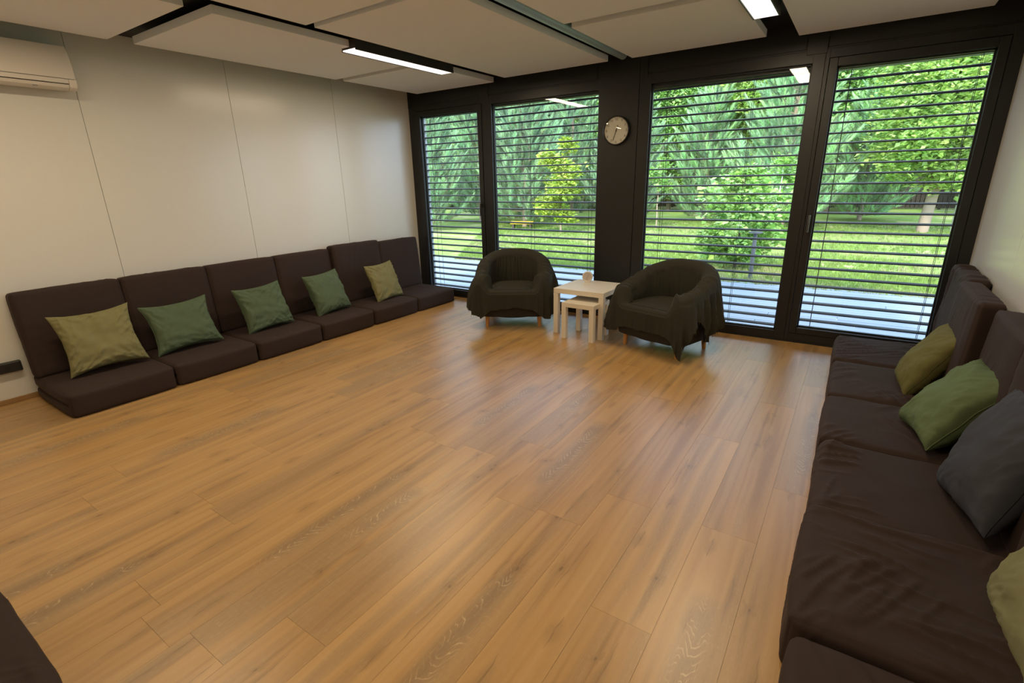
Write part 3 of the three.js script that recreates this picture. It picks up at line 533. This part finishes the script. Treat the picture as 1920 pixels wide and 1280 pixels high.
// ------------------------------------------------------------------ tub armchairs and their throws
function tub(theta, o) {                                                       // plan radius and rim height of the chair round its seat; theta = 0 is the open front
  const t = Math.abs(theta), s = Math.abs(Math.sin(t)), c = Math.abs(Math.cos(t)), front = t < Math.PI / 2;
  const n = front ? 5 : 2.5, R = Math.pow(Math.pow(s / 0.415, n) + Math.pow(c / (front ? 0.35 : 0.39), n), -1 / n);
  const armH = 0.575 + 0.215 * (1 - Math.cos(Math.PI * clamp((t - 0.75) / 2.2, 0, 1))) / 2, up = sstep(0.60, 0.82, t);
  return { R, h: lerp(0.425, armH, up), up };
}
function tubPath(theta, s, o) {                                                // s 0..1: seat middle > inner side > rim > outer side down to `hem`
  const { R, h, up } = tub(theta), off = o.off, rimR = lerp(0.03, 0.068, up) + off, Rm = R - lerp(0.03, 0.068, up), seatY = 0.425 + off, Rin = Rm - rimR;
  const wall = Math.max(0, h - 0.03 - seatY), hem = o.hem(theta), yr = Math.max(seatY - rimR, h + off - rimR);
  let r, y, drop = 0, zone;
  if (s < 0.30) { const k = s / 0.30; r = (Rin + 0.004) * k; y = seatY + 0.018 * (1 - k * k) * (1 - 0.2 * up) - 0.012 * Math.pow(k, 8) * up; zone = 0; }
  else if (s < 0.48) { const k = (s - 0.30) / 0.18; r = Rin + 0.004 + (Rin * 0 + 0.0) * k - 0.03 * up * Math.sin(k * Math.PI) * 0.3; y = lerp(seatY - 0.012 * up, yr, k); if (up < 0.02) y = seatY; r += (1 - up) * 0.0; zone = 1; }
  else if (s < 0.64) { const k = (s - 0.48) / 0.16, a = Math.PI * k; r = Rm - Math.cos(a) * rimR; y = yr + Math.sin(a) * rimR; if (up < 1) { const flat = lerp(seatY, yr + Math.sin(a) * rimR, Math.max(up, k)); y = lerp(flat, y, up); } zone = 2; }
  else { const k = (s - 0.64) / 0.36; drop = k; r = Rm + rimR; y = lerp(yr, hem, k); zone = 3; }
  return { r, y, drop, zone, up, len: drop * Math.max(0, yr - hem), t: Math.abs(theta) };
}
function tubSurface(o, nu, nv) {
  return gridGeo(nu, nv, (a, b) => { const th = a * Math.PI * 2 - Math.PI, p = tubPath(th, b, o); const [r, y, dth = 0] = o.shape ? o.shape(p, th, b) : [p.r, p.y]; return [Math.sin(th + dth) * r, y, Math.cos(th + dth) * r]; }, true);
}
const upholstery = mat(rgb(0.022, 0.018, 0.016), 0.9), legWood = pmat(rgb(0.60, 0.29, 0.085), 0.45);
const throwMat = pmat(rgb(0.038, 0.036, 0.027), 0.9, { side: THREE.DoubleSide, sheen: 0.7, sheenRoughness: 0.45, sheenColor: rgb(0.26, 0.245, 0.19), specularIntensity: 0.3 });
function armchair(label, blanketLabel, x, z, turn, seed, hemAt, flare) {
  const t = thing('tub_armchair', label, 'armchair', [x, 0, z], turn, 'tub armchairs by the window');
  part('body', tubSurface({ off: 0, hem: () => 0.135, shape: (p) => [p.zone === 3 ? p.r - 0.045 * p.drop * p.drop : p.r, p.y] }, 96, 60), upholstery, t);
  part('base', new THREE.CylinderGeometry(0.315, 0.30, 0.02, 40).scale(1.05, 1, 0.97).translate(0, 0.13, 0), upholstery, t);
  for (const [sx, sz] of [[-1, 1], [1, 1], [-1, -1], [1, -1]]) part('leg', new THREE.CylinderGeometry(0.027, 0.017, 0.15, 16).rotateZ(sx * 0.05).rotateX(-sz * 0.05).translate(sx * 0.29, 0.0745, sz * 0.215), legWood, t);
  const b = thing('throw_blanket', blanketLabel, 'blanket', [x, 0, z], turn, 'fringed throws on the armchairs');
  const ph = seed * 4.7;
  const hem = (th) => hemAt(th) + 0.018 * N3(th * 5 + ph, 0, 3) + 0.008 * N3(th * 19 + ph, 1, 3);
  const shape = (p, th) => {
    let { r, y } = p, dth = 0; const fold = 1.2 * N3(th * 5.5 + ph, p.len * 0.7, 1) + 1.1 * N3(th * 12 + ph, p.len * 1.1, 2) + 0.55 * (ridge(N3(th * 9 - ph, p.len * 0.9, 6)) - 0.3);
    const side = p.up;
    if (p.zone === 3) {
      const amp = Math.pow(Math.min(1, p.len / 0.30), 0.75), fall = 0.030 * Math.min(1, p.len / 0.42);
      r = r - fall + 0.007 + flare(th) * Math.pow(p.drop, 1.1) + amp * (0.024 * side + 0.008) + amp * (0.040 * side + 0.014) * fold + amp * 0.034 * (0.15 + 0.85 * side) * ridge(N3(th * 6.5 + ph * 1.7, p.len * 0.6, 9));
      r = Math.max(r, tub(th).R - 0.045 * Math.pow(p.len / 0.45, 2) + 0.007);
    } else if (p.zone === 2) { const w = 0.018 * ridge(N3(th * 8 + ph, 4, r * 5)) * side * (1 - sstep(1.7, 2.3, p.t)) + 0.002 * N3(th * 22 + ph, r * 20, y * 20); y += w; }
    else if (p.zone === 1) r -= side * (0.012 * Math.max(0, N3(th * 4 + ph, y * 1.5, 8)) + 0.007 * ridge(N3(th * 5 + ph, y * 1.2, 7)));
    else y += 0.004 * N3(r * 9 * Math.sin(th) + ph, r * 9 * Math.cos(th), 2);
    return [r, y, dth];
  };
  const opt = { off: 0.010, hem, shape };
  part('cloth', tubSurface(opt, 400, 120), throwMat, b);
  const strands = [], r = rng(seed), N = 260;
  for (let i = 0; i < N; i++) {
    const th = i / N * Math.PI * 2 - Math.PI; if (Math.abs(th) < 0.92) continue;
    const p = tubPath(th, 1, opt), [R, y] = shape(p, th), L = 0.014 + r() * 0.014, x0 = Math.sin(th) * R, z0 = Math.cos(th) * R;
    strands.push(tapered([x0, y + 0.004, z0], [x0 + (r() - 0.5) * 0.012, Math.max(0.004, y - L), z0 + (r() - 0.5) * 0.012], 0.0022, 0.0012, 4));
  }
  const f = part('fringe', join(strands), throwMat, b); f.userData.kind = 'stuff';
}
const bump = (th, c, w) => Math.exp(-Math.pow((th - c) / w, 2));
armchair('tub armchair with tapered wooden legs between the floor seats and the white tables', 'dark olive fringed throw over the armchair beside the narrow door', -3.11, -4.646, 0.513, 1,
  (th) => 0.225 + 0.15 * sstep(0.98, 1.45, Math.abs(th)) - 0.095 * bump(th, -0.80, 0.17) - 0.10 * bump(th, 0.82, 0.19) + 0.025 * bump(th, 0.1, 0.25),
  (th) => 0.012 * bump(th, -1.1, 0.35));
armchair('tub armchair with tapered wooden legs standing before the wide window', 'dark olive fringed throw over the armchair before the wide window', -1.358, -4.602, -0.316, 2,
  (th) => 0.22 + (th < 0 ? 0.16 * sstep(1.0, 1.45, -th) : 0.03 * sstep(0.7, 1.5, th) + 0.13 * sstep(1.9, 2.5, th)) - 0.075 * bump(th, -0.86, 0.17) - 0.18 * bump(th, 0.86, 0.11) - 0.13 * bump(th, 1.62, 0.17) + 0.12 * bump(th, 1.20, 0.17),
  (th) => 0.04 * bump(th, -1.0, 0.25) + 0.03 * bump(th, 0.95, 0.3));
// ------------------------------------------------------------------ nesting tables, alarm clock
const tableMat = pmat(rgb(0.76, 0.69, 0.58), 0.5);
function sideTable(label, x, z, w, d, h, leg, top, turn) {
  const t = thing('side_table', label, 'table', [x, 0, z], turn, 'nested side tables');
  part('table_top', rbx(-w / 2, w / 2, h - top, h, -d / 2, d / 2, 0.002), tableMat, t);
  for (const [sx, sz] of [[-1, 1], [1, 1], [-1, -1], [1, -1]]) { const cx = sx * (w / 2 - leg / 2), cz = sz * (d / 2 - leg / 2); part('leg', rbx(cx - leg / 2, cx + leg / 2, 0, h - top - 0.001, cz - leg / 2, cz + leg / 2, 0.002), tableMat, t); }
  return t;
}
sideTable('pale square side table between the armchairs with a clock on top', -2.215, -4.755, 0.565, 0.565, 0.482, 0.052, 0.05, -0.02);
sideTable('small low table pushed under the pale square side table', -2.155, -4.525, 0.36, 0.36, 0.375, 0.05, 0.045, -0.03);
{
  const a = thing('alarm_clock', 'small round white alarm clock on the pale side table', 'clock', [-2.325, 0.482, -4.915], 0.35), wm = pmat(rgb(0.76, 0.70, 0.63), 0.4);
  part('case', new THREE.LatheGeometry([[0, -0.022], [0.045, -0.022], [0.056, -0.012], [0.058, 0.012], [0.052, 0.022], [0.046, 0.020], [0.045, 0.012]].map(([x, y]) => new THREE.Vector2(x, y)), 40).rotateX(Math.PI / 2).translate(0, 0.063, 0), wm, a);
  const f = part('dial', new THREE.CylinderGeometry(0.0455, 0.0455, 0.006, 40).rotateX(Math.PI / 2).translate(0, 0.063, 0.011), mat(rgb(0.58, 0.50, 0.44), 0.6), a, 'pale clock dial');
  const hm = mat(rgb(0.08, 0.07, 0.06), 0.5); part('hour_hand', bx(-0.0016, 0.0016, 0, 0.022, 0, 0.0012).rotateZ(-0.5).translate(0, 0.063, 0.0145), hm, f); part('minute_hand', bx(-0.0012, 0.0012, 0, 0.034, 0, 0.0012).rotateZ(2.8).translate(0, 0.063, 0.0155), hm, f);
  part('foot', rbx(-0.032, 0.032, 0, 0.012, -0.02, 0.022, 0.004), wm, a);
}
// ------------------------------------------------------------------ wall clock on the pillar
{
  const c = thing('wall_clock', 'round wall clock with black rim hanging on the charcoal pillar', 'clock', [-2.224, 2.028, ZF + 0.004]), R = 0.143, ink = mat(rgb(0.03, 0.025, 0.02), 0.6);
  part('rim', new THREE.LatheGeometry([[0, 0], [R - 0.004, 0], [R + 0.002, 0.012], [R, 0.034], [R - 0.006, 0.037], [R - 0.010, 0.030], [R - 0.012, 0.012]].map(([x, y]) => new THREE.Vector2(x, y)), 64).rotateX(Math.PI / 2), pmat(rgb(0.02, 0.02, 0.02), 0.35), c, 'black clock rim');
  const d = part('dial', new THREE.CylinderGeometry(R - 0.008, R - 0.008, 0.012, 64).rotateX(Math.PI / 2).translate(0, 0, 0.012), mat(rgb(0.68, 0.62, 0.55), 0.7), c, 'cream clock dial');
  const font = await new FontLoader().loadAsync('fonts/droid/droid_sans_regular.typeface.json');
  for (let h = 1; h <= 12; h++) {
    const g = new TextGeometry(String(h), { font, size: 0.022, depth: 0.0012, curveSegments: 4, bevelEnabled: false }); g.computeBoundingBox(); const b = g.boundingBox;
    g.translate(-(b.min.x + b.max.x) / 2, -(b.min.y + b.max.y) / 2, 0); const a = h / 12 * Math.PI * 2; g.translate(Math.sin(a) * 0.110, Math.cos(a) * 0.110, 0.018); part('numeral', g, ink, d);
  }
  const ticks = []; for (let k = 0; k < 60; k++) { const a = k / 60 * Math.PI * 2; ticks.push(bx(-0.0007, 0.0007, 0.126, 0.131, 0.018, 0.0188).rotateZ(a)); } const tk = part('minute_marks', join(ticks), ink, d); tk.userData.kind = 'stuff';
  part('hour_hand', bx(-0.0035, 0.0035, -0.012, 0.055, 0.0195, 0.021).rotateZ(-0.29), ink, c); part('minute_hand', bx(-0.0026, 0.0026, -0.016, 0.103, 0.0215, 0.023).rotateZ(-3.48), ink, c); part('hub', new THREE.CylinderGeometry(0.006, 0.006, 0.008, 16).rotateX(Math.PI / 2).translate(0, 0, 0.022), ink, c);
  part('glass', new THREE.SphereGeometry(1.2, 48, 12, 0, Math.PI * 2, 0, Math.asin((R - 0.010) / 1.2)).rotateX(Math.PI / 2).translate(0, 0, 0.036 - 1.2), glassMat, c, 'clear domed clock glass');
}
// ------------------------------------------------------------------ air conditioner
{
  const L = 0.86, a = thing('air_conditioner', 'white wall air conditioner mounted high on the cream wall', 'air conditioner', [XL, 2.275, -1.655]), am = pmat(rgb(0.70, 0.64, 0.58), 0.35), slit = mat(rgb(0.03, 0.025, 0.02), 0.6);
  const prof = (pts, z0, z1, bev = 0.006) => { const s = new THREE.Shape(); s.moveTo(...pts[0]); for (const p of pts.slice(1)) s.lineTo(...p); return new THREE.ExtrudeGeometry(s, { depth: z1 - z0 - 2 * bev, bevelThickness: bev, bevelSize: bev, bevelOffset: -bev, bevelSegments: 3, steps: 1 }).translate(0, 0, z0 + bev); };
  const front = []; for (let i = 0; i <= 14; i++) { const t = i / 14; front.push([0.150 + 0.055 * Math.sin(t * 1.75), 0.295 - 0.225 * t]); }
  part('body', toCreasedNormals(prof([[0, 0.01], [0, 0.285], [0.012, 0.295], [0.14, 0.295], [0.166, 0.22], [0.185, 0.08], [0.16, 0.012], [0.12, 0.0]], 0, L, 0.008), 0.5), am, a);
  const fp = [[0.13, 0.292], ...front, [0.188, 0.072], [0.14, 0.10]];
  part('front_panel', toCreasedNormals(prof(fp, 0.004, L - 0.004, 0.006), 0.6), am, a);
  part('end_cap', toCreasedNormals(prof([[0.14, 0.066], [0.203, 0.066], [0.204, 0.04], [0.193, 0.012], [0.165, -0.004], [0.13, -0.006]], 0, 0.05, 0.006), 0.6), am, a);
  part('lower_lip', toCreasedNormals(prof([[0.14, 0.030], [0.201, 0.030], [0.193, 0.010], [0.165, -0.004], [0.13, -0.006]], 0.052, L, 0.003), 0.6), am, a);
  part('louver_flap', toCreasedNormals(prof([[0.14, 0.066], [0.203, 0.066], [0.204, 0.0365], [0.14, 0.0365]], 0.052, L, 0.003), 0.6), am, a);
  part('outlet_slot', bx(0.13, 0.194, 0.028, 0.040, 0.052, L - 0.01), slit, a, 'dark air outlet slot');
  part('top_grille', bx(0.02, 0.13, 0.292, 0.2965, 0.03, L - 0.03), slit, a);
  part('emblem', rbx(0.186, 0.1885, 0.002, 0.008, 0.235, 0.265, 0.001), mat(rgb(0.25, 0.22, 0.2), 0.5), a);
}
// ------------------------------------------------------------------ wall socket
{
  const s = thing('wall_socket', 'black double socket box on the cream wall beside the floor seats', 'socket', [XL, 0.245, -0.72]), m = pmat(rgb(0.016, 0.016, 0.017), 0.45);
  part('box', rbx(0, 0.042, 0, 0.078, -0.165, 0.165, 0.005), m, s);
  for (const k of [-0.5, 0.5]) { const c = part('cover_plate', rbx(0.040, 0.048, 0.004, 0.074, k * 0.16 - 0.075, k * 0.16 + 0.075, 0.003), m, s); part('outlet_well', new THREE.CylinderGeometry(0.020, 0.020, 0.004, 24).rotateZ(Math.PI / 2).translate(0.048, 0.039, k * 0.16), mat(rgb(0.008, 0.008, 0.008), 0.6), c); }
}
renderer.render(scene, camera);
